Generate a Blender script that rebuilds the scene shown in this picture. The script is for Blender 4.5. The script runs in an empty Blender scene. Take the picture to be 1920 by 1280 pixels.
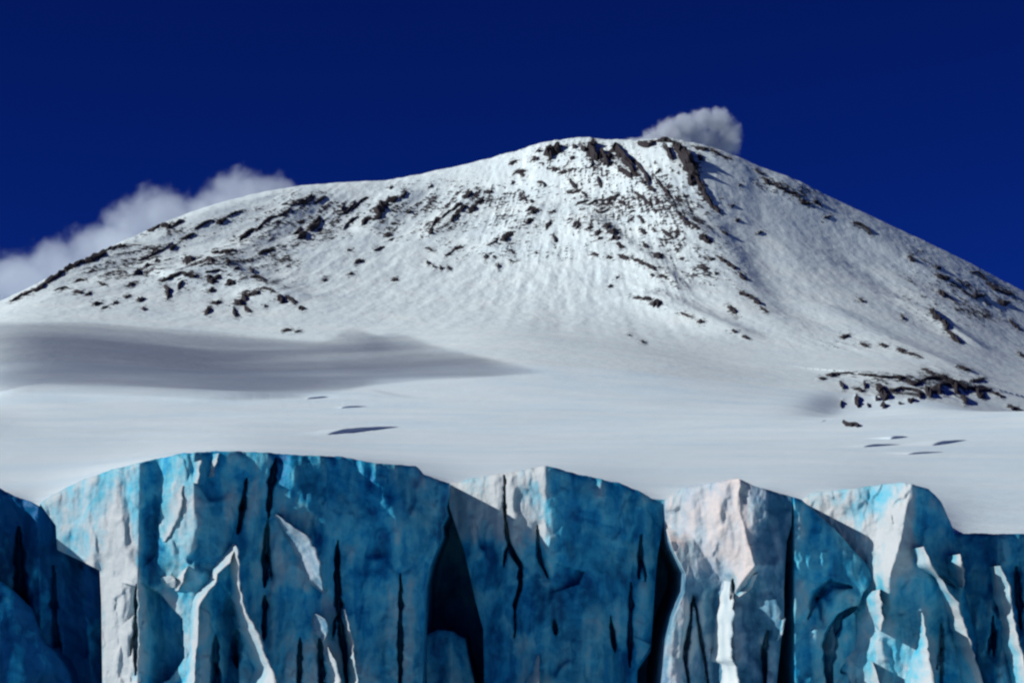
import bpy, math, random
import numpy as np
random.seed(7); rng = np.random.default_rng(7)
scn = bpy.context.scene
COL = scn.collection

# ------------------------------------------------------------------ camera, sky, sun, exposure
CH = 26.0                       # camera height above the sea ice
F = 3583.0                      # focal length in photo pixels (1920 wide)
TH = math.atan(360.0 / F)       # camera looks slightly up: level line at photo row 1000
cam = bpy.data.cameras.new('camera'); cam.sensor_width = 36.0; cam.lens = 36.0 * F / 1920.0
cam.clip_start = 1.0; cam.clip_end = 200000.0
cam_o = bpy.data.objects.new('camera', cam); COL.objects.link(cam_o)
cam_o.location = (0, 0, CH); cam_o.rotation_euler = (math.pi / 2 + TH, 0, 0)
scn.camera = cam_o

SUN_E = math.radians(27.0)      # elevation
SUN_A = math.radians(15.0)      # how far behind the camera's left shoulder
LV = np.array([-math.cos(SUN_E) * math.cos(SUN_A), -math.cos(SUN_E) * math.sin(SUN_A), math.sin(SUN_E)])
sun = bpy.data.lights.new('sun', 'SUN'); sun.energy = 4.5; sun.angle = math.radians(0.5); sun.color = (1.0, 0.97, 0.915)
sun_o = bpy.data.objects.new('sun', sun); COL.objects.link(sun_o)
from mathutils import Vector
sun_o.rotation_euler = Vector((-LV[0], -LV[1], -LV[2])).to_track_quat('-Z', 'Y').to_euler()
sun_o.location = (-200, -60, 300)

world = bpy.data.worlds.new('World'); scn.world = world; world.use_nodes = True
wn = world.node_tree.nodes; wl = world.node_tree.links
wn.clear()
sky = wn.new('ShaderNodeTexSky'); sky.sky_type = 'NISHITA'; sky.sun_disc = False
sky.sun_elevation = SUN_E
sky.sun_rotation = math.atan2(LV[0], LV[1])
sky.altitude = 3000.0; sky.air_density = 0.8; sky.dust_density = 0.0; sky.ozone_density = 6.0
tint = wn.new('ShaderNodeMix'); tint.data_type = 'RGBA'; tint.blend_type = 'MULTIPLY'; tint.inputs[0].default_value = 1.0
tint.inputs[7].default_value = (0.030, 0.125, 0.62, 1)     # a deep polarised polar sky
bg = wn.new('ShaderNodeBackground'); bg.inputs[1].default_value = 0.055
wo = wn.new('ShaderNodeOutputWorld')
wl.new(sky.outputs[0], tint.inputs[6]); wl.new(tint.outputs[2], bg.inputs[0]); wl.new(bg.outputs[0], wo.inputs[0])

scn.view_settings.view_transform = 'Standard'; scn.view_settings.look = 'None'
scn.view_settings.exposure = 0.0; scn.view_settings.gamma = 1.0
scn.render.engine = 'CYCLES'
scn.cycles.max_bounces = 6; scn.cycles.diffuse_bounces = 4; scn.cycles.volume_bounces = 2
scn.cycles.volume_max_steps = 256; scn.cycles.use_denoising = True
scn.cycles.pixel_filter_type = 'BLACKMAN_HARRIS'; scn.cycles.filter_width = 2.4

# ------------------------------------------------------------------ helpers
def tag(o, label=None, cat=None, group=None, kind=None):
    if label: o['label'] = label
    if cat: o['category'] = cat
    if group: o['group'] = group
    if kind: o['kind'] = kind
    return o

def link(name, me, mat=None, parent=None):
    o = bpy.data.objects.new(name, me); COL.objects.link(o)
    if mat is not None: me.materials.append(mat)
    if parent is not None: o.parent = parent
    return o

def mesh_from(name, V, Q, smooth=True, tris=None):
    """V (n,3); Q (m,4) quads; tris (k,3)"""
    V = np.asarray(V, np.float32); Q = np.asarray(Q, np.int32).reshape(-1, 4)
    T = np.asarray(tris, np.int32).reshape(-1, 3) if tris is not None and len(tris) else np.zeros((0, 3), np.int32)
    me = bpy.data.meshes.new(name)
    me.vertices.add(len(V)); me.vertices.foreach_set('co', V.ravel())
    loops = np.concatenate([Q.ravel(), T.ravel()])
    me.loops.add(len(loops)); me.loops.foreach_set('vertex_index', loops)
    st = np.concatenate([np.arange(len(Q)) * 4, len(Q) * 4 + np.arange(len(T)) * 3]).astype(np.int32)
    tot = np.concatenate([np.full(len(Q), 4), np.full(len(T), 3)]).astype(np.int32)
    me.polygons.add(len(st)); me.polygons.foreach_set('loop_start', st); me.polygons.foreach_set('loop_total', tot)
    me.polygons.foreach_set('use_smooth', np.full(len(st), smooth))
    me.update(calc_edges=True); me.validate()
    return me

def attr(me, name, vals):
    a = me.attributes.new(name, 'FLOAT', 'POINT'); a.data.foreach_set('value', np.asarray(vals, np.float32).ravel())

def grid_quads(nr, nc, flip=False):
    i = np.arange(nr * nc).reshape(nr, nc)
    a, b, c, d = i[:-1, :-1].ravel(), i[:-1, 1:].ravel(), i[1:, 1:].ravel(), i[1:, :-1].ravel()
    return np.stack([a, d, c, b] if flip else [a, b, c, d], 1)

_perm = np.random.default_rng(3).permutation(256); _perm = np.concatenate([_perm, _perm, _perm])
_ang = np.random.default_rng(4).random(256) * 2 * np.pi
_gx, _gy = np.cos(_ang), np.sin(_ang)
def perlin(x, y, s=0):
    x = np.asarray(x, float) + s * 17.31; y = np.asarray(y, float) + s * 9.77
    xi = np.floor(x).astype(int); yi = np.floor(y).astype(int); xf = x - xi; yf = y - yi
    u = xf * xf * xf * (xf * (xf * 6 - 15) + 10); v = yf * yf * yf * (yf * (yf * 6 - 15) + 10)
    def g(ix, iy, fx, fy):
        h = _perm[_perm[ix & 255] + (iy & 255)]
        return _gx[h] * fx + _gy[h] * fy
    n00 = g(xi, yi, xf, yf); n10 = g(xi + 1, yi, xf - 1, yf); n01 = g(xi, yi + 1, xf, yf - 1); n11 = g(xi + 1, yi + 1, xf - 1, yf - 1)
    return 1.5 * ((n00 * (1 - u) + n10 * u) * (1 - v) + (n01 * (1 - u) + n11 * u) * v)
def fbm(x, y, oct=4, s=0, gain=0.5):
    a, t, n = 1.0, 0.0, 0.0
    for k in range(oct):
        t = t + a * perlin(x * 2 ** k, y * 2 ** k, s + k); n += a; a *= gain
    return t / n
def ridged(x, y, oct=4, s=0):
    a, t, n = 1.0, 0.0, 0.0
    for k in range(oct):
        t = t + a * (1 - 2 * np.abs(perlin(x * 2 ** k, y * 2 ** k, s + k))); n += a; a *= 0.5
    return t / n
def sstep(a, b, x):
    t = np.clip((x - a) / (b - a), 0, 1); return t * t * (3 - 2 * t)
def ip(pts, x, ix=0, iy=1):
    p = np.asarray(pts, float); o = np.argsort(p[:, ix]); return np.interp(x, p[o, ix], p[o, iy])

def slope_of(py):                 # photo row -> Z/Y of the sight line (camera at Z = 0)
    return np.tan(TH + np.arctan((640.0 - np.asarray(py, float)) / F))
def unproject(px, py, Y):         # photo point at world distance Y -> camera-level coords
    m = slope_of(py); depth = Y * (math.cos(TH) + m * math.sin(TH))
    return (np.asarray(px, float) - 960.0) / F * depth, np.asarray(Y, float) + 0 * m, m * Y

def pl_interp(poly, t):
    p = np.asarray(poly, float); s = np.concatenate([[0], np.cumsum(np.hypot(*np.diff(p[:, :2], axis=0).T))])
    return np.stack([np.interp(t * s[-1], s, p[:, c]) for c in range(p.shape[1])], -1)

# ------------------------------------------------------------------ materials
def newmat(name):
    m = bpy.data.materials.new(name); m.use_nodes = True
    nt = m.node_tree; b = nt.nodes['Principled BSDF']; return m, nt, b
def nd(nt, t, **kw):
    n = nt.nodes.new(t)
    for k, v in kw.items(): setattr(n, k, v)
    return n
def ramp(nt, fac, stops):
    r = nd(nt, 'ShaderNodeValToRGB'); e = r.color_ramp.elements
    while len(e) < len(stops): e.new(0.5)
    for i, (p, c) in enumerate(stops):
        e[i].position = p; e[i].color = (*c, 1) if len(c) == 3 else c
    nt.links.new(fac, r.inputs[0]); return r.outputs[0]
def noise(nt, scale, detail=4, rough=0.55, vec=None, dist=0.0):
    n = nd(nt, 'ShaderNodeTexNoise'); n.inputs['Scale'].default_value = scale; n.inputs['Detail'].default_value = detail
    n.inputs['Roughness'].default_value = rough; n.inputs['Distortion'].default_value = dist
    if vec is not None: nt.links.new(vec, n.inputs['Vector'])
    return n.outputs[0]
def objco(nt, scale=(1, 1, 1)):
    t = nd(nt, 'ShaderNodeTexCoord'); mp = nd(nt, 'ShaderNodeMapping'); mp.inputs['Scale'].default_value = scale
    nt.links.new(t.outputs['Object'], mp.inputs[0]); return mp.outputs[0]
def mixc(nt, fac, a, b):
    m = nd(nt, 'ShaderNodeMix', data_type='RGBA')
    for s, v in ((0, fac), (6, a), (7, b)):
        if hasattr(v, 'is_output'): nt.links.new(v, m.inputs[s])
        else: m.inputs[s].default_value = v if s == 0 else (*v, 1)
    return m.outputs[2]
def math_n(nt, op, a, b=0.0, clamp=False):
    m = nd(nt, 'ShaderNodeMath', operation=op, use_clamp=clamp)
    for s, v in ((0, a), (1, b)):
        if hasattr(v, 'is_output'): nt.links.new(v, m.inputs[s])
        else: m.inputs[s].default_value = v
    return m.outputs[0]
def bump(nt, b, h, strength, dist):
    n = nd(nt, 'ShaderNodeBump'); n.inputs['Strength'].default_value = strength; n.inputs['Distance'].default_value = dist
    nt.links.new(h, n.inputs['Height']); nt.links.new(n.outputs[0], b.inputs['Normal'])

def make_snow(name, sc, bdist, warm=0.0):
    m, nt, b = newmat(name)
    v = objco(nt)
    n1 = noise(nt, sc, 6, 0.6, v)
    c = ramp(nt, n1, [(0.30, (0.68, 0.85, 0.95)), (0.62, (0.78 + warm, 0.92, 0.98))])
    nt.links.new(c, b.inputs['Base Color']); b.inputs['Roughness'].default_value = 0.75
    b.inputs['Specular IOR Level'].default_value = 0.2
    n2 = math_n(nt, 'ADD', noise(nt, sc * 9, 8, 0.65, v), math_n(nt, 'MULTIPLY', noise(nt, sc * 30, 6, 0.7, objco(nt, (0.3, 1, 1)), 0.6), 0.5))
    bump(nt, b, n2, 0.6, bdist)
    return m
M_snow = make_snow('snowfield_snow', 0.004, 2.0)
M_sea, nt, b = newmat('sea_ice_blue')
v = objco(nt)
nt.links.new(ramp(nt, noise(nt, 0.03, 6, 0.6, v), [(0.35, (0.34, 0.62, 0.78)), (0.65, (0.52, 0.76, 0.88))]), b.inputs['Base Color']); b.inputs['Roughness'].default_value = 0.5
bump(nt, b, noise(nt, 0.3, 6, 0.6, v), 0.5, 0.3)

# mountain: snow with bare rock showing where the wind has stripped it
M_mtn, nt, b = newmat('mountain_snow')
v = objco(nt)
at = nd(nt, 'ShaderNodeAttribute', attribute_name='rock')
nA = noise(nt, 0.034, 7, 0.66, v)
rk = math_n(nt, 'ADD', at.outputs['Fac'], math_n(nt, 'MULTIPLY', math_n(nt, 'SUBTRACT', nA, 0.505), 2.4))
fac = ramp(nt, rk, [(0.50, (0, 0, 0)), (0.66, (1, 1, 1))])
snowc = ramp(nt, noise(nt, 0.003, 5, 0.6, v), [(0.3, (0.70, 0.84, 0.90)), (0.65, (0.78, 0.90, 0.925))])
rockc = ramp(nt, noise(nt, 0.05, 5, 0.6, v), [(0.35, (0.016, 0.013, 0.018)), (0.7, (0.060, 0.052, 0.062))])
nt.links.new(mixc(nt, fac, snowc, rockc), b.inputs['Base Color'])
b.inputs['Roughness'].default_value = 0.8; b.inputs['Specular IOR Level'].default_value = 0.2
bump(nt, b, noise(nt, 0.022, 6, 0.55, v), 0.45, 9.0)

M_rock, nt, b = newmat('volcanic_rock')
v = objco(nt)
nt.links.new(ramp(nt, noise(nt, 0.06, 6, 0.65, v), [(0.33, (0.010, 0.008, 0.012)), (0.62, (0.030, 0.024, 0.030)), (0.80, (0.06, 0.055, 0.065))]), b.inputs['Base Color'])
b.inputs['Roughness'].default_value = 0.9
bump(nt, b, noise(nt, 0.12, 7, 0.7, v), 1.0, 6.0)

def make_ice(name, c_lo, c_mid, c_hi, c_w=(0.47, 0.51, 0.53)):
    m, nt, b = newmat(name)
    v = objco(nt); vs = objco(nt, (1, 1, 0.28)); vh = objco(nt, (0.75, 0.75, 1.15))
    n1 = noise(nt, 0.20, 6, 0.66, v, 0.9); n2 = noise(nt, 0.5, 6, 0.62, vs, 1.2); n3 = noise(nt, 0.7, 5, 0.6, vh, 0.8)
    mix = math_n(nt, 'ADD', math_n(nt, 'MULTIPLY', n1, 0.55), math_n(nt, 'ADD', math_n(nt, 'MULTIPLY', n2, 0.33), math_n(nt, 'MULTIPLY', n3, 0.12)))
    mix = math_n(nt, 'ADD', math_n(nt, 'MULTIPLY', math_n(nt, 'SUBTRACT', mix, 0.5), 1.0), 0.5)
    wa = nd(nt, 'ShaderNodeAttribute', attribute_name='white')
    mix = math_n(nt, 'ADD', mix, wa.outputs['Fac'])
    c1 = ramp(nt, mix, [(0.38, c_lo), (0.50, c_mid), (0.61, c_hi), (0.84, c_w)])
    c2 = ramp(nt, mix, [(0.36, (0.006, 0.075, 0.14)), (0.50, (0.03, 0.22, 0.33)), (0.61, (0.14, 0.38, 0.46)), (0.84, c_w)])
    nh = noise(nt, 0.11, 4, 0.6, objco(nt, (1, 1, 0.7)), 0.8)
    nt.links.new(mixc(nt, ramp(nt, nh, [(0.44, (0, 0, 0)), (0.62, (0.6, 0.6, 0.6))]), c1, c2), b.inputs['Base Color'])
    b.inputs['Roughness'].default_value = 0.5; b.inputs['IOR'].default_value = 1.31; b.inputs['Specular IOR Level'].default_value = 0.3
    hb = math_n(nt, 'ADD', math_n(nt, 'MULTIPLY', noise(nt, 0.8, 8, 0.62, vs), 0.7), math_n(nt, 'MULTIPLY', noise(nt, 2.4, 5, 0.6, vh), 0.3))
    bump(nt, b, hb, 0.7, 0.35)
    return m
M_ice = make_ice('blue_ice', (0.002, 0.11, 0.30), (0.010, 0.29, 0.53), (0.09, 0.45, 0.61))
M_ice_grey = make_ice('grey_ice', (0.05, 0.17, 0.29), (0.17, 0.30, 0.42), (0.38, 0.45, 0.52), (0.60, 0.545, 0.53))
M_ice_white, nt, b = newmat('white_ice')
v = objco(nt, (1, 1, 0.3))
nt.links.new(ramp(nt, noise(nt, 0.7, 6, 0.6, v), [(0.3, (0.36, 0.49, 0.57)), (0.6, (0.60, 0.66, 0.67))]), b.inputs['Base Color'])
b.inputs['Roughness'].default_value = 0.55
bump(nt, b, noise(nt, 1.4, 8, 0.6, v), 0.7, 0.35)

# ------------------------------------------------------------------ terrain
SKY = [(-700, 760), (-300, 680), (0, 565), (60, 536), (130, 500), (200, 466), (260, 441), (300, 421), (400, 386), (500, 362), (560, 352), (640, 346), (720, 343),
       (800, 328), (860, 315), (920, 300), (980, 283), (1020, 269), (1060, 266), (1095, 258), (1112, 263), (1140, 268), (1160, 263), (1185, 268),
       (1215, 264), (1250, 262), (1290, 270), (1330, 278), (1370, 293), (1400, 304), (1420, 315), (1460, 328), (1500, 345), (1540, 365), (1580, 385),
       (1640, 412), (1700, 440), (1760, 468), (1820, 497), (1880, 530), (1920, 550), (2200, 690), (2600, 820)]
TOPS = [(-300, 905), (0, 915), (60, 940), (100, 930), (150, 902), (210, 880), (260, 867), (340, 850), (410, 846), (500, 848), (640, 856), (700, 868), (780, 874),
        (840, 905), (960, 887), (1022, 876), (1090, 892), (1160, 906), (1245, 935), (1330, 906), (1386, 900), (1440, 918), (1500, 935), (1600, 916), (1690, 905),
        (1715, 925), (1750, 1080), (2000, 1090), (2300, 1090)]
DRIDGE = [(-700, 9000), (0, 9900), (120, 10800), (260, 12000), (560, 13600), (900, 14300), (1100, 14100), (1290, 13600), (1500, 14050), (1920, 14400), (2600, 15000)]
YFOOT = [(-700, 800), (-300, 700), (0, 592), (200, 602), (420, 622), (700, 606), (950, 585), (1200, 612), (1420, 655), (1600, 668), (1760, 690), (1920, 745), (2300, 800), (2600, 830)]
DFOOT = [(-700, 7600), (0, 9000), (420, 8900), (950, 10000), (1200, 9500), (1420, 8800), (1600, 8700), (1920, 8300), (2600, 8000)]

qi = np.linspace(-0.292, 0.292, 1120)
q = np.concatenate([np.linspace(-0.46, -0.296, 30), qi, np.linspace(0.296, 0.46, 30)])
D = np.concatenate([np.geomspace(237, 600, 30)[:-1], np.geomspace(600, 2000, 40)[:-1], np.geomspace(2000, 7000, 120)[:-1], np.linspace(7000, 15600, 440)[:-1], np.linspace(15600, 26000, 24)])
def pchip_eval(xk, yk, x):
    h = np.diff(xk); dl = np.diff(yk) / h
    m = np.zeros_like(yk); w1 = 2 * h[1:] + h[:-1]; w2 = h[1:] + 2 * h[:-1]
    ok = dl[:-1] * dl[1:] > 0
    m[1:-1][ok] = (w1[ok] + w2[ok]) / (w1[ok] / dl[:-1][ok] + w2[ok] / dl[1:][ok])
    m[0] = dl[0]; m[-1] = dl[-1]
    k = np.clip(np.searchsorted(xk, x) - 1, 0, len(h) - 1); t = (x - xk[k]) / h[k]; hh = h[k]
    return (yk[k] * (1 + 2 * t) * (1 - t) ** 2 + m[k] * hh * t * (1 - t) ** 2 + yk[k + 1] * t * t * (3 - 2 * t) + m[k + 1] * hh * t * t * (t - 1))
Z = np.zeros((len(D), len(q)))
def smooth1(f, p, w):
    return np.mean([f(p + d) for d in np.linspace(-w, w, 7)], axis=0)
for j, qq in enumerate(q):
    def col_px(y): m = slope_of(y); return 960 + F * qq / (math.cos(TH) + m * math.sin(TH))
    p = col_px(500.0)
    for _ in range(2): yr = ip(SKY, p); p = col_px(yr)
    pr = p; dr = smooth1(lambda a: ip(DRIDGE, a), pr, 90); pf = col_px(630.0)
    yf = smooth1(lambda a: ip(YFOOT, a), pf, 80); df = smooth1(lambda a: ip(DFOOT, a), pf, 80)
    ya = smooth1(lambda a: ip(TOPS, a), col_px(900.0), 25) + 14
    yb = min(float(np.interp(pf, [1600, 1750], [908, 945])), ya - 14); yc = min(842, yb - 18); yd = min(772, yc - 18)
    ye = yf + 55
    zr = slope_of(yr) * dr
    dk = [237, 600, 2000, 4300, 0.5 * (4300 + df) + 300, df]
    zk = [slope_of(ya) * 237, slope_of(yb) * 600, slope_of(yc) * 2000, slope_of(yd) * 4300, slope_of(ye) * (0.5 * (4300 + df) + 300), slope_of(yf) * df]
    for t, s in ((0.33, 0.25), (0.70, 0.66)):
        dd = df + (dr - df) * t; yy = yf + (yr - yf) * s
        dk.append(dd); zk.append(slope_of(yy) * dd)
    dk += [dr, dr + 900, dr + 3500, 26000]; zk += [zr, zr - 150, zr * 0.55, -20.0]
    Z[:, j] = pchip_eval(np.array(dk, float), np.array(zk, float), D)
# even out the near snow from side to side
for i, d in enumerate(D):
    w = int(np.interp(d, [237, 250, 600, 4300, 7000], [3, 8, 90, 70, 12])); ker = np.hanning(2 * w + 3)[1:-1]; ker /= ker.sum()
    for _ in range(2): Z[i] = np.convolve(np.pad(Z[i], w, mode='edge'), ker, mode='valid')
QQ, DD = np.meshgrid(q, D)
XX = QQ * DD

def cast(px, py, Zg, dmin=2600.0):
    """photo points -> terrain points (X, Y, Z) by following the sight line to its first hit"""
    px = np.asarray(px, float).ravel(); py = np.asarray(py, float).ravel()
    m = slope_of(py); qr = (px - 960) / F * (math.cos(TH) + m * math.sin(TH))
    fj = np.interp(qr, q, np.arange(len(q))); j0 = np.clip(fj.astype(int), 0, len(q) - 2); w = fj - j0
    r0 = int(np.searchsorted(D, dmin)); Mg = Zg / D[:, None]
    out = np.zeros(len(px))
    for a in range(0, len(px), 1500):
        s = slice(a, a + 1500)
        P = Mg[r0:, j0[s]] * (1 - w[s]) + Mg[r0:, j0[s] + 1] * w[s]
        hit = P >= m[s]
        k = np.where(hit.any(0), hit.argmax(0), P.argmax(0)); k = np.clip(k, 1, len(D) - r0 - 1)
        c = np.arange(P.shape[1]); p0, p1 = P[k - 1, c], P[k, c]
        t = np.clip((m[s] - p0) / np.where(np.abs(p1 - p0) < 1e-9, 1e-9, p1 - p0), 0, 1)
        out[s] = D[r0 + k - 1] * (1 - t) + D[r0 + k] * t
    return qr * out, out, height(qr * out, out, Zg)
def height(X, Y, Zg):
    fi = np.interp(Y, D, np.arange(len(D))); fj = np.interp(X / Y, q, np.arange(len(q)))
    i = np.clip(fi.astype(int), 0, len(D) - 2); j = np.clip(fj.astype(int), 0, len(q) - 2); a = fi - i; b_ = fj - j
    return (Zg[i, j] * (1 - b_) + Zg[i, j + 1] * b_) * (1 - a) + (Zg[i + 1, j] * (1 - b_) + Zg[i + 1, j + 1] * b_) * a

def poly_dist(poly):
    """distance of every terrain vertex to a world polyline, signed across it (positive on its photo-right side), and position along"""
    best = np.full(XX.shape, 1e9); sd = np.zeros(XX.shape); al = np.zeros(XX.shape)
    n = len(poly) - 1
    for i in range(n):
        a, b2 = poly[i], poly[i + 1]; d = b2 - a; L2 = d @ d
        t = np.clip(((XX - a[0]) * d[0] + (DD - a[1]) * d[1]) / L2, 0, 1)
        ex = XX - (a[0] + t * d[0]); ey = DD - (a[1] + t * d[1]); r = np.hypot(ex, ey)
        m = r < best; best = np.where(m, r, best); sd = np.where(m, np.sign(ey * d[0] - ex * d[1]), sd); al = np.where(m, (i + t) / n, al)
    return best, sd, al
def add_ridge(pts, A, wl, wr, taper=0.12):
    global Z
    x, y, _ = cast([p[0] for p in pts], [p[1] for p in pts], Zbase)
    r, sd, al = poly_dist(np.stack([x, y], 1))
    w = np.where(sd < 0, wl, wr)
    env = sstep(0, taper, al) * sstep(0, taper, 1 - al) * 0.85 + 0.15
    Z = Z + A * np.exp(-(r / w) ** 2) * env
Zbase = Z.copy()
# ridges and troughs of the cone (photo rows and columns -> where they lie on the slope); sides given left / right when going downhill
add_ridge([(1270, 285), (1300, 345), (1330, 410), (1365, 475), (1400, 530), (1440, 590), (1475, 640)], 25, 330, 200)
add_ridge([(1360, 400), (1405, 470), (1450, 545), (1500, 610)], -22, 120, 230)
add_ridge([(1110, 285), (1170, 335), (1235, 385), (1290, 430), (1330, 460)], 38, 220, 95)
add_ridge([(1080, 400), (1150, 450), (1220, 505), (1290, 560)], 34, 220, 100)
add_ridge([(1430, 330), (1520, 385), (1620, 440), (1720, 500), (1800, 560)], 26, 200, 330)
add_ridge([(1520, 560), (1600, 610), (1690, 655), (1800, 700)], 30, 300, 160)
add_ridge([(1600, 480), (1700, 560), (1790, 640)], -22, 200, 160)
add_ridge([(1700, 560), (1760, 600), (1830, 650)], 30, 150, 100)
add_ridge([(760, 352), (720, 400), (680, 440)], 30, 120, 120)
add_ridge([(900, 350), (850, 410), (800, 450)], 26, 130, 120)
add_ridge([(1010, 380), (960, 440), (910, 480)], 26, 130, 120)
add_ridge([(590, 365), (520, 420), (440, 480), (380, 520)], 28, 130, 110)
add_ridge([(300, 525), (420, 512), (560, 570)], 40, 200, 200)
add_ridge([(1180, 555), (1240, 568), (1320, 604), (1410, 638)], 30, 150, 110)
# knoll with rock bands at the right foot, hollow beside it
add_ridge([(1545, 705), (1640, 712), (1740, 716), (1850, 735), (1910, 770)], 26, 130, 320, 0.3)
add_ridge([(1605, 730), (1585, 750), (1550, 785)], -26, 80, 170, 0.4)
# low swells and scoops of the snowfield
for pts, A, a1, a2 in (([(560, 745), (640, 738), (720, 735)], 7, 250, 60), ([(0, 735), (250, 738), (500, 752)], 16, 150, 260)):
    add_ridge(pts, A, a1, a2)
# gullies running downhill, strongest where the slope is steep and rocky
PX = 960 + F * QQ / (math.cos(TH) + (Z / DD) * math.sin(TH))
PY = 640 - F * np.tan(np.arctan(Z / DD) - TH)
on_cone = sstep(7800, 9800, DD)
lean = np.interp(PX, [0, 500, 900, 1100, 1300, 1900], [1.25, 1.15, 0.75, 0.0, -0.75, -1.0])
U = XX - lean * Z
rough = np.interp(PX, [-200, 60, 500, 900, 1300, 1420, 1920], [0.6, 0.9, 1.0, 0.9, 1.1, 0.55, 0.5]) * sstep(640, 500, PY)
Z = Z + on_cone * rough * (2.2 * ridged(U / 240, Z / 400, 4, 1) + 8 * fbm((XX - 0.5 * lean * Z) / 125, Z / 75, 5, 5))
Z = Z + on_cone * (7 * fbm(U / 420, Z / 1500, 3, 9) + 2.5 * fbm(XX / 60, DD / 120, 3, 2))
flat = (1 - on_cone)
Z = Z + flat * sstep(500, 3000, DD) * (8.0 * fbm(XX / 800, DD / 460, 3, 21) + 1.3 * fbm(XX / 160, DD / 60, 4, 22))
Z = Z + (1 - sstep(500, 3000, DD)) * (0.35 * fbm(XX / 40, DD / 30, 4, 23))
# the ground falls away to the sea ice beyond the sides
side = sstep(0.46, 0.31, np.abs(QQ)); Z = (Z + CH) * side - CH - (1 - side) * 3.0

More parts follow.
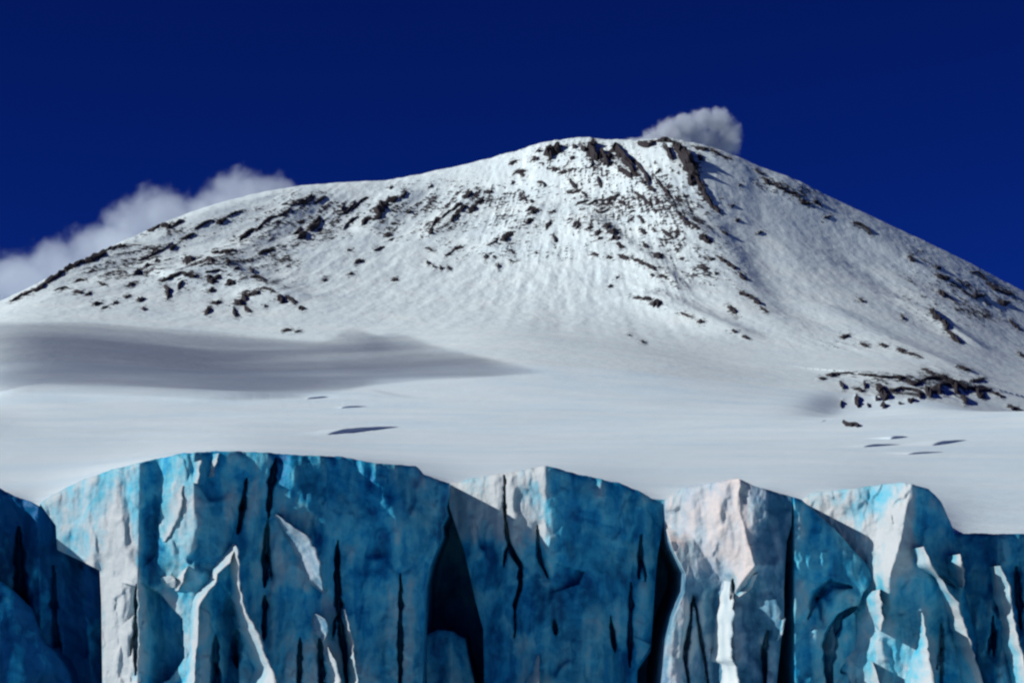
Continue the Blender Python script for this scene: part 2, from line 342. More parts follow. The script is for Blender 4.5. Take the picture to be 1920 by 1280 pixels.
# ------------------------------------------------------------------ rock strokes of the cone (photo columns, rows, width)
ROCKS = """
20 565 60 545 6;60 545 85 530 8;85 530 120 508 10;120 508 160 490 12;160 490 200 470 12;200 470 235 460 7
275 432 300 420 6;300 421 320 428 8;320 428 345 412 6;258 488 320 455 4;320 470 330 460 8;340 452 365 438 7;365 430 400 412 6;405 418 425 410 9;425 407 455 395 4
450 452 480 430 7;480 435 520 405 5;520 405 545 390 6;545 385 585 365 5;560 448 575 435 14;575 430 600 405 11;550 440 565 425 6
485 475 515 467 7;395 472 410 470 5;410 474 442 470 7;345 490 362 488 12;385 487 400 487 9;425 492 433 490 9
252 515 262 505 9;270 500 285 495 5;290 492 300 490 5;240 536 252 533 7;300 528 340 510 7;340 510 372 515 8;310 535 315 560 9;335 545 342 525 6
385 510 415 508 5;390 518 400 530 11;400 525 415 515 7;425 534 440 528 11;438 505 450 500 5;468 500 476 512 6;455 548 490 543 7;490 540 515 548 5;520 555 535 565 13;535 555 555 572 7;560 577 570 580 9
455 550 460 565 10;440 570 455 562 12;438 575 445 595 8;460 570 470 585 6;385 590 395 575 9;395 570 415 565 6;392 548 400 540 8
140 548 155 546 7;158 555 172 547 6;175 570 190 568 8;190 578 203 574 5;213 570 220 566 7;258 563 270 560 9;266 580 272 577 6;232 556 245 553 5
528 620 545 618 6;552 622 562 620 4;495 575 500 573 4;100 545 130 540 4;140 528 160 525 4;185 530 200 535 5
560 382 590 367 5;590 380 610 365 5;680 422 695 408 8;700 410 715 395 9;705 400 725 380 16;725 380 745 370 12;750 372 758 355 8;730 354 735 350 6
640 400 665 375 4;660 395 690 370 4;640 395 645 385 5;760 398 775 393 4;805 352 812 347 4
720 440 735 437 7;730 450 738 447 5;650 470 660 468 4;665 495 680 488 6;655 515 660 512 5;735 525 745 522 6;605 527 612 522 4
805 440 810 425 7;810 425 828 410 6;828 410 845 395 5;845 415 860 400 9;855 400 875 385 9;865 370 885 358 7;880 400 892 385 10;890 380 905 370 7;910 360 922 357 6;845 395 865 380 6
800 465 812 470 6;850 470 868 463 6;835 480 850 472 4;800 490 805 496 6;825 500 828 505 6;840 500 843 504 6;812 498 816 502 5
955 308 970 301 6;965 325 985 320 7;975 320 982 330 6;958 343 965 341 5;998 300 1008 297 9;1020 290 1035 278 12;1035 283 1050 274 14;1005 284 1012 281 5;1035 315 1045 318 10;1050 322 1062 322 8;1070 300 1075 295 8
982 368 988 378 6;995 375 998 380 6;985 395 1005 390 7;995 400 1008 395 12;985 420 1000 410 10;1030 400 1040 395 5;1025 430 1032 415 9;1038 440 1042 455 6;1080 430 1088 420 8
940 450 950 440 12;950 445 963 435 10;912 460 935 447 4;910 475 913 485 5;925 478 928 483 4;958 470 962 476 4;935 495 935 503 5;1003 473 1008 476 5;955 487 960 490 4
1100 282 1115 268 12;1100 292 1110 287 12;1110 300 1120 290 10;1120 296 1135 286 12;1135 300 1145 286 10;1145 283 1160 271 8;1155 291 1170 286 14;1165 300 1178 310 10;1105 315 1112 300 7;1130 310 1140 300 6;1160 320 1185 335 9;1180 318 1200 330 7;1200 340 1210 345 6;1215 353 1228 360 10;1090 275 1100 283 8;1075 270 1080 279 5
1195 267 1230 264 6;1230 264 1260 265 6;1260 266 1275 272 8;1300 274 1330 279 7;1330 280 1350 291 7;1350 291 1372 297 5;1245 275 1252 285 6
1265 273 1280 286 14;1280 285 1295 305 18;1295 300 1310 315 16;1310 290 1318 300 8;1290 330 1305 345 14;1305 335 1320 350 9;1310 350 1325 370 12;1320 365 1335 385 10;1335 385 1350 400 8;1230 325 1238 318 7;1280 370 1288 368 5;1293 315 1303 330 12
1265 395 1275 405 5;1275 403 1295 418 8;1295 418 1312 430 7;1312 442 1332 455 12;1345 480 1362 490 6;1362 490 1380 505 8;1385 510 1400 525 7;1380 415 1385 412 8;1355 435 1365 440 6;1420 440 1430 435 5;1385 350 1390 345 5;1372 388 1377 383 4
1060 360 1090 355 5;1090 358 1100 370 5;1080 385 1105 375 5;1100 385 1120 375 6;1115 395 1140 390 5;1135 375 1160 365 10;1160 375 1175 385 8;1180 400 1190 395 5;1195 405 1205 415 6
1075 425 1085 415 9;1100 430 1110 425 7;1115 440 1125 430 8;1130 425 1145 420 12;1140 435 1155 430 12;1145 450 1160 445 10;1155 455 1165 465 8;1120 450 1130 445 6;1165 460 1170 465 6
1200 430 1210 440 7;1205 455 1215 465 8;1225 475 1240 480 12;1240 430 1262 445 6;1265 465 1272 470 5;1160 478 1180 485 8;1185 485 1210 495 7;1210 495 1228 505 7;1235 515 1252 520 7;1110 475 1120 480 6;1138 482 1145 485 7;1140 538 1145 535 6;1155 523 1160 520 4;1220 515 1225 518 5
1185 558 1205 560 5;1205 560 1220 563 8;1222 568 1238 570 15;1275 585 1300 595 4;1308 603 1318 604 8;1372 620 1380 622 6;1390 630 1405 635 5;1202 640 1208 642 5;1178 628 1182 630 3
1385 545 1405 555 7;1405 555 1425 570 8;1425 575 1440 585 5;1318 497 1325 505 5;1330 485 1338 487 7;1340 510 1345 515 6;1365 575 1380 590 8
1415 318 1430 327 5;1430 332 1450 345 7;1450 342 1480 352 6;1470 360 1500 370 6;1500 375 1520 385 10;1525 378 1540 386 8;1545 410 1560 405 4
1600 418 1635 440 6;1705 480 1715 490 8;1755 500 1765 503 6;1755 515 1780 522 10;1760 545 1775 555 12;1820 510 1850 525 5;1850 527 1900 552 7;1825 553 1845 555 9;1870 565 1892 567 11;1745 580 1765 600 12;1765 600 1775 620 11;1775 620 1800 642 9;1893 600 1915 620 6;1910 660 1920 670 5
1610 560 1620 565 5;1690 590 1695 600 4;1575 632 1592 628 8;1612 643 1628 648 6;1650 646 1663 650 7;1682 655 1700 660 8;1700 662 1725 668 4;1795 685 1820 695 7
1535 710 1550 707 6;1550 703 1575 701 8;1575 701 1600 702 4;1610 701 1645 702 3;1675 703 1700 706 4;1700 708 1730 715 9;1728 692 1750 700 7;1750 700 1775 704 6;1820 715 1845 710 8;1858 735 1880 745 6;1890 760 1915 770 8
1605 740 1610 765 10;1600 730 1620 735 6;1620 715 1622 730 6;1645 720 1655 735 14;1650 735 1665 750 18;1655 755 1660 765 12;1640 745 1648 752 8;1628 755 1630 765 6;1685 755 1688 757 7;1700 750 1715 752 9;1722 735 1725 748 8;1735 725 1745 745 12;1745 730 1765 735 18;1760 725 1790 722 8;1790 715 1800 740 11;1800 740 1810 758 9;1830 730 1845 745 14
1575 715 1582 730 6;1580 750 1578 765 6;1578 790 1612 795 9
1105 268 1118 300 12;1125 280 1142 312 9;1150 274 1186 320 11;1275 276 1308 330 16;1172 297 1215 350 8;1302 322 1336 390 10
1640 705 1700 708 6;1730 713 1790 718 8;1790 714 1858 730 9;1664 737 1735 741 7;1255 280 1262 300 8;1040 278 1028 300 9
1228 330 1262 372 6;1190 360 1222 388 6;1120 330 1128 352 7;1068 335 1082 352 6;1010 340 1022 352 6;645 430 672 405 5;470 520 500 530 6;700 470 722 462 5
"""
ROCKS = [tuple(float(x) for x in s.split()) for s in ROCKS.replace('\n', ';').split(';') if s.strip()]

# bare-rock attribute: soft neighbourhood of the strokes, so small specks cluster round the outcrops
PX = 960 + F * QQ / (math.cos(TH) + (Z / DD) * math.sin(TH))
PY = 640 - F * np.tan(np.arctan(Z / DD) - TH)
rockatt = np.zeros(Z.shape)
r0 = int(np.searchsorted(D, 6000)); r1 = int(np.searchsorted(D, 15700))
SP, SQ = PX[r0:r1], PY[r0:r1]; acc = np.zeros(SP.shape)
jj = np.arange(len(q))
for (x0, y0, x1, y1, w) in ROCKS:
    lo = np.searchsorted(q, (min(x0, x1) - 60 - 960) / F); hi = np.searchsorted(q, (max(x0, x1) + 60 - 960) / F)
    s = (slice(None), slice(lo, hi)); dx, dy = x1 - x0, y1 - y0
    t = np.clip(((SP[s] - x0) * dx + (SQ[s] - y0) * dy) / (dx * dx + dy * dy), 0, 1)
    rr = np.hypot(SP[s] - x0 - t * dx, (SQ[s] - y0 - t * dy) * 1.15)
    acc[s] = np.maximum(acc[s], 0.78 * np.exp(-(rr / (w * 0.6)) ** 2)); acc[s] = np.maximum(acc[s], 0.52 * np.exp(-(rr / (w * 0.8 + 9)) ** 2))
broad = np.zeros(SP.shape)
for (cx, cy, sx, sy, A) in ((420, 480, 180, 75, .30), (250, 490, 140, 45, .29), (1150, 370, 105, 100, .30), (1270, 400, 85, 100, .26), (860, 400, 210, 65, .25), (1300, 500, 100, 70, .22), (960, 470, 160, 30, .18), (1810, 560, 130, 65, .23),
                            (1090, 300, 110, 36, .32), (1480, 352, 80, 28, .27), (1730, 500, 60, 60, .16), (1740, 722, 120, 26, .34), (580, 405, 120, 50, .29), (1600, 640, 90, 20, .15)):
    broad = np.maximum(broad, 2.35 * A * np.exp(-((SP - cx) / sx) ** 2 - ((SQ - cy) / sy) ** 2))
lean_s = np.interp(SP, [0, 500, 900, 1100, 1300, 1900], [1.5, 1.35, 0.9, 0.1, -0.9, -1.2])
Zs = Z[r0:r1]; Us = XX[r0:r1] - lean_s * Zs
streak = 0.6 * fbm(Us / 75, Zs / 170, 4, 41, 0.6) + 0.5 * fbm(XX[r0:r1] / 80, Zs / 45, 4, 47, 0.6); clump = fbm(XX[r0:r1] / 330, Zs / 190, 3, 43)
zone = np.clip(broad * 2.2, 0, 1)
rockatt[r0:r1] = np.maximum(acc, np.clip(zone * (0.47 + 0.6 * clump + 0.95 * streak), 0, 0.74)) + 0.22 * streak * (acc > 0.05)
rockatt = np.clip(rockatt, 0, 1)
Z[r0:r1] += zone * np.clip(streak * 1.6 + 0.1, 0, 1) * 7 + 6 * np.clip(acc - 0.4, 0, 1)

# ---- meshes: snowfield (near) and mountain (far) share a row of vertices
def terrain_mesh(name, a, b2, mat):
    V = np.stack([XX[a:b2], DD[a:b2], Z[a:b2] + CH], -1).reshape(-1, 3)
    me = mesh_from(name, V, grid_quads(b2 - a, len(q)))
    attr(me, 'rock', rockatt[a:b2])
    o = link(name, me, mat); tag(o, kind='structure'); return o
rs = int(np.searchsorted(D, 6300))
snowfield = terrain_mesh('snowfield', 0, rs + 1, M_snow)
mountain = terrain_mesh('mountain', rs, len(D), M_mtn)
S = 90000.0
gme = mesh_from('sea_ice', [(-S, -S, 0), (S, -S, 0), (S, S, 0), (-S, S, 0)], [(0, 1, 2, 3)])
tag(link('sea_ice', gme, M_sea), kind='structure')

# low wind-cut snow steps on the plain, their steep side turned from the sun
def snow_step(pts, hpx):
    P = np.stack([pl_interp(pts, t) for t in np.linspace(0, 1, 15)])
    X, Y, Zt = cast(P[:, 0], P[:, 1], Z, 900.0)
    t = np.linspace(0, 1, 15); h = hpx * Y / F * (np.sin(np.pi * t) ** 0.5) * (1.15 - 0.75 * t) * (1 + 0.25 * fbm(t * 5, t * 0 + pts[0][0], 3, 3))
    rows = [(0, -1.5, 0), (0.8, 0.45, -0.6), (2.0, 0.9, -1.2), (5.0, 1.0, -4.0), (14.0, 0.72, -12.0), (30.0, 0.3, -26.0), (46.0, -0.2, -40.0)]
    V = []
    for back, k, dx in rows:
        xx, yy = X + dx * (hpx / 6.0), Y + back; V.append(np.stack([xx, yy, height(xx, yy, Z) + CH + (h * k if k > 0 else k * 1.5)], -1))
    return link('snow_step', mesh_from('snow_step', np.concatenate(V), grid_quads(len(rows), 15)), M_snow, snowfield)
for pts, hp in (([(618, 815), (640, 812), (690, 807), (752, 800)], 8.5), ([(640, 765), (690, 762)], 4.0), ([(575, 748), (650, 742)], 3.5), ([(1622, 838), (1690, 833)], 5.0),
                ([(1672, 823), (1705, 819)], 6.0), ([(1752, 835), (1815, 825)], 6.0), ([(1705, 852), (1772, 847)], 4.0)):
    snow_step(pts, hp)

# ------------------------------------------------------------------ rock outcrops on the cone: each a lumpy slab standing out of the snow
def rock_mesh(x0, y0, x1, y1, w, k):
    L = math.hypot(x1 - x0, y1 - y0); L = max(L, w * 0.9); ux, uy = (x1 - x0) / max(1e-6, math.hypot(x1 - x0, y1 - y0)), (y1 - y0) / max(1e-6, math.hypot(x1 - x0, y1 - y0))
    nl = int(np.clip(L / 4.5, 4, 8)); nw = 3 if w < 9 else 4
    cx, cy = (x0 + x1) / 2, (y0 + y1) / 2; r = np.random.default_rng(1000 + k)
    P = []; H = []
    bend = r.normal(0, 0.10) * L
    for i in range(nl + 1):
        s = -1 + 2 * i / nl; ww = w * 0.5 * (1 - 0.75 * s ** 4) * r.uniform(0.6, 1.25); off = bend * (1 - s * s) + r.normal(0, w * 0.10)
        for j in range(nw + 1):
            t = -1 + 2 * j / nw
            a = s * L * 0.56 + r.normal(0, 0.03) * L; c = t * ww + off
            P.append((cx + ux * a - uy * c, cy + uy * a + ux * c))
            edge = (1 - s ** 4) * (1 - t * t)
            H.append(edge * r.uniform(0.35, 1.2))
    P = np.array(P); H = np.array(H)
    sky_y = ip(SKY, P[:, 0]) + 1.0
    P[:, 1] = np.maximum(P[:, 1], sky_y)
    X, Y, Zt = cast(P[:, 0], P[:, 1], Z)
    mpp = np.median(Y) / F
    up = H * (w * mpp * 0.36 + 5.0)
    if min(y0, y1) < float(ip(SKY, cx)) + 18 and 985 < cx < 1300: up = up * 2.4
    V = np.stack([X, Y - up * 0.9, Zt + CH + up * 0.75 - np.where(H < 1e-3, 4.0, 0.0)], 1)
    return mesh_from('rock', V, grid_quads(nl + 1, nw + 1, flip=False), smooth=False)
ROCKS = [(a, b2, c, d, w * (1.22 if max(a, c) < 1000 else 1.1), k) for k, (a, b2, c, d, w) in enumerate(ROCKS)]
ROCKS.sort(key=lambda a: -a[4] * (math.hypot(a[2] - a[0], a[3] - a[1]) + a[4]))       # largest first
for st in ROCKS[:296]:
    link('rock_outcrop', rock_mesh(*st), M_rock, mountain)
import bmesh
bmr = bmesh.new()
for st in ROCKS[296:]:
    t_ = rock_mesh(*st); bmr.from_mesh(t_); bpy.data.meshes.remove(t_)
mr_ = bpy.data.meshes.new('small_rocks'); bmr.to_mesh(mr_); bmr.free()
tag(link('small_rocks', mr_, M_rock, mountain), kind='stuff')

# ------------------------------------------------------------------ ice cliff towers
YC = 200.0; PXM = YC / F                       # cliff distance, metres per photo pixel there
def ice_pt(px, py, dep):
    """photo point on the cliff, dep = pixels of depth behind the cliff plane"""
    X, Y, Zc = unproject(px, py, YC + np.asarray(dep) * PXM)
    return np.stack([X, Y + 0 * X, Zc + CH], -1)
def loft(creases, px, py):
    """creases: list of [(row, column, depth), ...] from left to right"""
    xs = np.stack([ip(c, py, 0, 1) for c in creases]); ds = np.stack([ip(c, py, 0, 2) for c in creases])
    xs = np.maximum.accumulate(xs + np.arange(len(creases)).reshape(-1, *([1] * px.ndim)) * 1e-3, axis=0)
    out = np.where(px < xs[0], ds[0] - (px - xs[0]) * 0.3, ds[-1] + (px - xs[-1]) * 0.6)
    for i in range(len(creases) - 1):
        m = (px >= xs[i]) & (px <= xs[i + 1]); t = (px - xs[i]) / (xs[i + 1] - xs[i] + 1e-9)
        out = np.where(m, ds[i] + (ds[i + 1] - ds[i]) * t, out)
    return out
def seg_dist(poly, px, py):
    best = np.full(px.shape, 1e9); al = np.zeros(px.shape); n = len(poly) - 1
    for i in range(n):
        (ax, ay), (bx, by) = poly[i][:2], poly[i + 1][:2]; dx, dy = bx - ax, by - ay
        t = np.clip(((px - ax) * dx + (py - ay) * dy) / (dx * dx + dy * dy), 0, 1); r = np.hypot(px - ax - t * dx, py - ay - t * dy)
        m = r < best; best = np.where(m, r, best); al = np.where(m, (i + t) / n, al)
    return best, al
def chips(px, py, cw, chh, s, sharp=13.0, tone=False):
    """broken-ice facets: every cell of a jittered grid is a plane with a tilt of its own"""
    gx, gy = px / cw, py / chh; ix, iy = np.floor(gx).astype(int), np.floor(gy).astype(int)
    r = np.random.default_rng(s); N = 64; jx, jy = r.random((N, N)), r.random((N, N)); tx, ty, t0 = r.normal(0, 1, (N, N)), r.normal(0, 1, (N, N)), r.normal(0, 1, (N, N))
    ws = np.zeros(px.shape); out = np.zeros(px.shape)
    for a in (-1, 0, 1):
        for b2 in (-1, 0, 1):
            cx, cy = ix + a, iy + b2; h = (cx % N, cy % N); ex, ey = gx - cx - jx[h], gy - cy - jy[h]; w = np.exp(-sharp * (ex * ex + ey * ey))
            ws += w; out += w * (np.clip(t0[h], -1.6, 1.6) if tone else tx[h] * ex + ty[h] * ey * 0.5 + 0.35 * t0[h])
    return out / (ws + 1e-6)

class Tower: pass
def depth_of(T, px, py):
    f = loft(T.creases, px, py)
    for left, right, k in T.wedges:                          # facets: depth changes at slope k from left edge to right edge
        yl = np.asarray(left, float)[:, 1]; yr_ = np.asarray(right, float)[:, 1]; lo, hi = max(yl.min(), yr_.min()), min(yl.max(), yr_.max())
        xl, xr = ip(left, py, 1, 0), ip(right, py, 1, 0)
        m = (py >= lo) & (py <= hi) & (px >= xl) & (px <= xr)
        f = f + np.where(m, k * (px - xl), 0.0)
    for poly, w, dp in T.grooves:                            # cracks
        wob = 2.5 * fbm(py / 30.0, px * 0 + len(poly), 3, 31)
        r, al = seg_dist(poly, px + wob, py); ww = w * (0.06 + 1.05 * np.sin(np.pi * np.clip(al, 0.0, 1.0)) ** 0.6) * (1 + 0.5 * perlin(py / 23.0, px * 0 + 3.3, 7))
        ww = ww * (1 + 0.35 * perlin(py / 17.0, px * 0 + 8.1, 9))
        f = f + dp * np.clip(1.25 - r / np.maximum(ww, 0.7), 0, 1) ** 0.6 + 7 * np.exp(-(r / (w * 2.6)) ** 2)
    for (cx, cy, sx, sy, A) in T.bulges: f = f - A * np.exp(-((px - cx) / sx) ** 2 - ((py - cy) / sy) ** 2)
    n = T.amp
    f = f + n * (9 * fbm(px / 45, py / 260, 3, T.seed + 9) - 6 * ridged(px / 62 + 0.3 * fbm(px / 90, py / 90, 2, 4), py / 330, 3, T.seed + 12))
    f = f + n * (9 * chips(px + 12 * fbm(px / 40, py / 40, 2, 3), py, 60, 95, T.seed) + 3.0 * chips(px + 5 * fbm(px / 15, py / 15, 2, 8), py, 22, 36, T.seed + 1) + 6 * fbm(px / 60, py / 90, 4, T.seed) + 2.2 * fbm(px / 14, py / 26, 4, T.seed + 2))
    return f
def tower(name, label, top, L, R, creases, wedges=(), grooves=(), amp=1.0, seed=1, mat=None, white=0.0, back=300, step=2.1, bottom=1470, group=None, whitefn=None, bulges=()):
    T = Tower(); T.bulges = list(bulges); T.creases, T.wedges, T.grooves, T.amp, T.seed = creases, list(wedges), list(grooves), amp, seed
    for i, (poly, w, dp) in enumerate(list(grooves)):          # side cracks branch off the long ones
        if abs(poly[-1][1] - poly[0][1]) > 70 and i % 2 == 0:
            (ax, ay), sg = pl_interp(poly, 0.42 + 0.05 * (i % 3)), (1 if i % 4 else -1)
            T.grooves.append(([(ax, ay), (ax + sg * 7, ay + 16), (ax + sg * 10, ay + 44)], w * 0.55, dp * 0.6))
    mat = mat or M_ice
    xl, xr = top[0][0], top[-1][0]
    ns = int((xr - xl) / step); s = np.linspace(0, 1, ns)
    px0 = xl + s * (xr - xl); yt = ip(top, px0) + 2.6 * fbm(px0 / 26, px0 * 0 + seed, 4, seed, 0.6)
    tt = np.concatenate([np.linspace(0, 1, int(420 / step)) * (1290 - yt.min()) / (bottom - yt.min()), np.linspace((1300 - yt.min()) / (bottom - yt.min()), 1, 12)])
    PYg = yt[None, :] + tt[:, None] * (bottom - yt[None, :])
    Lx, Rx = ip(L, PYg, 1, 0), ip(R, PYg, 1, 0)
    PXg = px0[None, :] + (1 - s[None, :]) ** 3 * (Lx - xl) + s[None, :] ** 3 * (Rx - xr)
    dep = depth_of(T, PXg, PYg)
    rim = np.exp(-((PYg - yt[None, :]) / 5.0)); dep = dep + 7 * rim            # the lip is a little rounded
    # sides and top run back into the ice; depth measured from the face edge
    nb = 14; bk = np.linspace(0, 1, nb + 1)[1:] ** 1.3
    rowsP = [ice_pt(PXg, PYg, dep)]
    grid = rowsP[0]
    nr, nc = grid.shape[:2]
    def back_ring(edge_px, edge_py, edge_dep, kx, ky):
        out = []
        for b2 in bk:
            d = edge_dep + (back - np.minimum(edge_dep, back - 20)) * b2
            out.append(ice_pt(edge_px + kx * b2 + 3 * fbm(edge_py / 30, edge_py * 0 + b2 * 5, 3, seed), edge_py + ky * b2, d))
        return np.stack(out)
    topb = back_ring(PXg[0], PYg[0], dep[0], 0, 9)[::-1]                          # (nb, nc)
    full = np.concatenate([topb, grid], 0)
    lefte = np.concatenate([np.repeat(topb[:, :1], 1, 1)[:, 0], grid[:, 0]]); righte = np.concatenate([topb[:, -1], grid[:, -1]])
    def side_cols(edge):
        cols = []
        for b2 in bk:
            e = edge.copy(); e[:, 1] = e[:, 1] + (YC + back * PXM - e[:, 1]) * b2; e[:, 2] -= 0.15 * b2; cols.append(e)
        return np.stack(cols, 1)
    full = np.concatenate([side_cols(lefte)[:, ::-1], full, side_cols(righte)], 1)
    nr2, nc2 = full.shape[:2]
    me = mesh_from(name, full.reshape(-1, 3), grid_quads(nr2, nc2, flip=True), smooth=True)
    wh = np.full((nr2, nc2), white)
    wx = PXg + 16 * fbm(PXg / 50, PYg / 50, 3, seed + 5)
    wh[nb:, nb:nb + nc] += 0.055 * chips(wx, PYg, 48, 120, seed + 30, 20.0, True) + 0.03 * chips(wx, PYg, 20, 44, seed + 31, 20.0, True)   # clear and bubbly ice differ from block to block
    pad = np.pad(dep, 14, mode='edge'); cs = np.cumsum(np.cumsum(np.pad(pad, ((1, 0), (1, 0))), 0), 1); K = 29
    blur = (cs[K:, K:] - cs[:-K, K:] - cs[K:, :-K] + cs[:-K, :-K]) / (K * K)
    wh[nb:, nb:nb + nc] += 0.12 * np.clip((blur - dep - 1.0) / 9.0, 0, 1)         # standing edges are frosted
    if whitefn is not None:
        w_ = whitefn(PXg, PYg); wh[nb:, nb:nb + nc] += w_  # by position: sunlit facets whitened in the colour, some lower ice paler
    attr(me, 'white', wh)
    root = bpy.data.objects.new(name, None); COL.objects.link(root); root.empty_display_size = 2
    base = ice_pt(np.array((xl + xr) / 2), np.array(1000.0), np.array(60.0)); root.location = (base[0], base[1], 0)
    tag(root, label, 'ice tower', group or ('towers of the ice cliff' if name == 'ice_tower' else 'loose blocks at the cliff foot'))
    T.root = root; root_inv = Vector(root.location)
    T.off = np.array(root.location)
    me.transform(__import__('mathutils').Matrix.Translation(-root_inv))
    link('ice_wall', me, mat, root)
    return T
def fin(T, left, right, k, name='ice_fin', mat=None, lift=0.0, n=40, m=7, wht=1.0):
    """a blade of ice standing proud of the tower: rises from its left edge to a crest at its right edge, then drops back"""
    V = []
    for i in range(n + 1):
        a = pl_interp(left, i / n); c = pl_interp(right, i / n); wd = c[0] - a[0]
        e = min(1.0, 0.25 + wd / 22.0); jl = 6.5 * e * float(fbm(np.array(a[1] / 21.0), np.array(1.7), 4, T.seed + 3, 0.6)); jr = 7.5 * e * float(fbm(np.array(c[1] / 19.0), np.array(6.1), 4, T.seed + 4, 0.6))
        xs = [a[0] + jl + (wd + jr - jl) * j / m for j in range(m + 1)]; ys = [a[1] + (c[1] - a[1]) * j / m for j in range(m + 1)]
        d0 = depth_of(T, np.array(xs), np.array(ys)); dl = float(d0.min())
        ds = [min(d0[j], d0[0]) - 3.0 - lift * (j + 1) / (m + 1) - k * (xs[j] - xs[0]) - 1.2 * float(perlin(np.array(xs[j] / 6.0), np.array(ys[j] / 15.0), 5)) for j in range(m + 1)]
        xs.append(xs[-1] + 1.5); ys.append(ys[-1]); ds.append(float(d0[-1]) + 14); xs.insert(0, xs[0] - 0.5); ys.insert(0, ys[0]); ds.insert(0, float(d0[0]) + 10)
        V.append(ice_pt(np.array(xs), np.array(ys), np.array(ds)))
    V = np.stack(V) - T.off
    me = mesh_from(name, V.reshape(-1, 3), grid_quads(n + 1, m + 3, flip=True), smooth=True)
    g = np.concatenate([[0.0], np.linspace(0.10, 0.34, m + 1) ** 0.9, [0.2]])[None, :] + 0.10 * fbm(np.arange(n + 1)[:, None] / 5.0, np.arange(m + 3)[None, :] / 3.0, 3, T.seed)
    attr(me, 'white', g * wht)
    return link(name, me, mat or M_ice, T.root)

B = 1470
# --- tower 0: dark mass at the left edge of the picture
T0 = tower('ice_tower', 'dark blue shadowed ice tower at the left edge, beside the broad round-topped tower',
    [(-330, 905), (0, 915), (25, 928), (60, 940), (90, 960), (110, 990)],
    [(-330, 800), (-330, B)], [(110, 900), (110, 1020), (150, 1050), (186, 1069), (189, 1130), (190, 1280), (190, B)],
    [[(800, -330, 60), (B, -330, 60)], [(800, -120, 40), (B, -120, 20)], [(800, -30, 190), (B, -30, 190)], [(800, 40, 215), (1000, 45, 215), (B, 45, 200)], [(800, 70, 175), (B, 80, 165)], [(800, 110, 215), (1030, 112, 205), (B, 190, 235)]],
    wedges=[([(105, 1035), (100, 1280), (100, B)], [(150, 1035), (170, 1280), (170, B)], 0.35)],
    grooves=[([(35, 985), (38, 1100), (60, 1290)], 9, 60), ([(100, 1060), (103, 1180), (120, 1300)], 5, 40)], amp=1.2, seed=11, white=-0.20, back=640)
# --- tower 1: the broad round-topped tower
T1 = tower('ice_tower', 'broad round-topped blue ice tower, largest of the row, with forked white fin',
    [(75, 944), (100, 926), (150, 901), (210, 880), (260, 867), (340, 850), (410, 845), (500, 848), (560, 853), (640, 855), (700, 868), (780, 873), (795, 889), (815, 897), (842, 905)],
    [(75, 900), (75, 944), (105, 985), (107, 1030), (150, 1050), (187, 1069), (190, 1130), (192, 1280), (192, B)],
    [(842, 890), (841, 925), (834, 948), (838, 965), (827, 985), (829, 1005), (822, 1022), (806, 1060), (797, 1100), (792, 1280), (790, B)],
    [[(840, 70, 175), (B, 190, 120)], [(840, 180, 95), (1000, 180, 92), (B, 205, 95)], [(840, 262, 48), (1060, 260, 38), (1100, 256, 32), (B, 256, 30)],
     [(840, 300, 62), (920, 298, 66), (1050, 290, 60), (B, 345, 86)], [(840, 345, 26), (1020, 345, 12), (1080, 350, 36), (B, 362, 60)], [(840, 364, 14), (1050, 364, 6), (1100, 370, 34), (B, 380, 50)],
     [(840, 445, 62), (1020, 440, 58), (B, 430, 84)], [(840, 515, 66), (B, 500, 76)], [(840, 600, 90), (B, 600, 84)], [(840, 640, 112), (B, 645, 92)],
     [(840, 740, 150), (1080, 750, 130), (B, 750, 130)], [(840, 800, 190), (B, 795, 165)], [(840, 842, 225), (B, 842, 235)]],
    wedges=[([(228, 1093), (228, 1172)], [(232, 1093), (256, 1100), (257, 1148), (230, 1172)], 0.9),
            ([(259, 1090), (259, 1300)], [(262, 1090), (300, 1112), (342, 1160), (346, 1232), (318, 1272), (262, 1300)], 0.95),
            ([(278, 915), (262, 950), (264, 1066)], [(280, 915), (300, 935), (292, 1040), (266, 1066)], 0.4),
            ([(405, 1085), (372, 1125), (366, 1330)], [(408, 1085), (440, 1130), (452, 1330)], 0.5),
            ([(428, 1110), (405, 1150), (400, 1330)], [(430, 1110), (446, 1150), (450, 1330)], 0.9)],
    grooves=[([(462, 895), (456, 950), (446, 1002)], 5, 70), ([(518, 858), (508, 910), (503, 970)], 6, 80), ([(502, 975), (498, 1050), (497, 1100)], 5.5, 80), ([(497, 1115), (495, 1200)], 4.5, 70),
             ([(633, 1013), (632, 1060), (635, 1150), (645, 1210), (652, 1300)], 5, 95), ([(563, 1195), (560, 1300)], 4, 70), ([(600, 1190), (603, 1300)], 4.5, 70), ([(751, 1075), (750, 1300)], 4, 70),
             ([(255, 1095), (254, 1265)], 3.5, 45), ([(446, 1180), (444, 1250)], 7, 60), ([(405, 1190), (400, 1300)], 6, 60)],
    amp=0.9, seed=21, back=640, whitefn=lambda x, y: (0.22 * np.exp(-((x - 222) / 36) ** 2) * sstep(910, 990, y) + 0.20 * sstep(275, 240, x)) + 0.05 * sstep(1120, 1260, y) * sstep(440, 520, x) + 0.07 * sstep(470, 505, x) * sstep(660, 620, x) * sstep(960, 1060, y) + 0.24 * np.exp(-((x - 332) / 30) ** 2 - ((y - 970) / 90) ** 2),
    bulges=[(720, 965, 110, 62, 26), (560, 930, 60, 60, 10), (690, 1180, 60, 90, -10), (470, 1100, 30, 120, -8)])
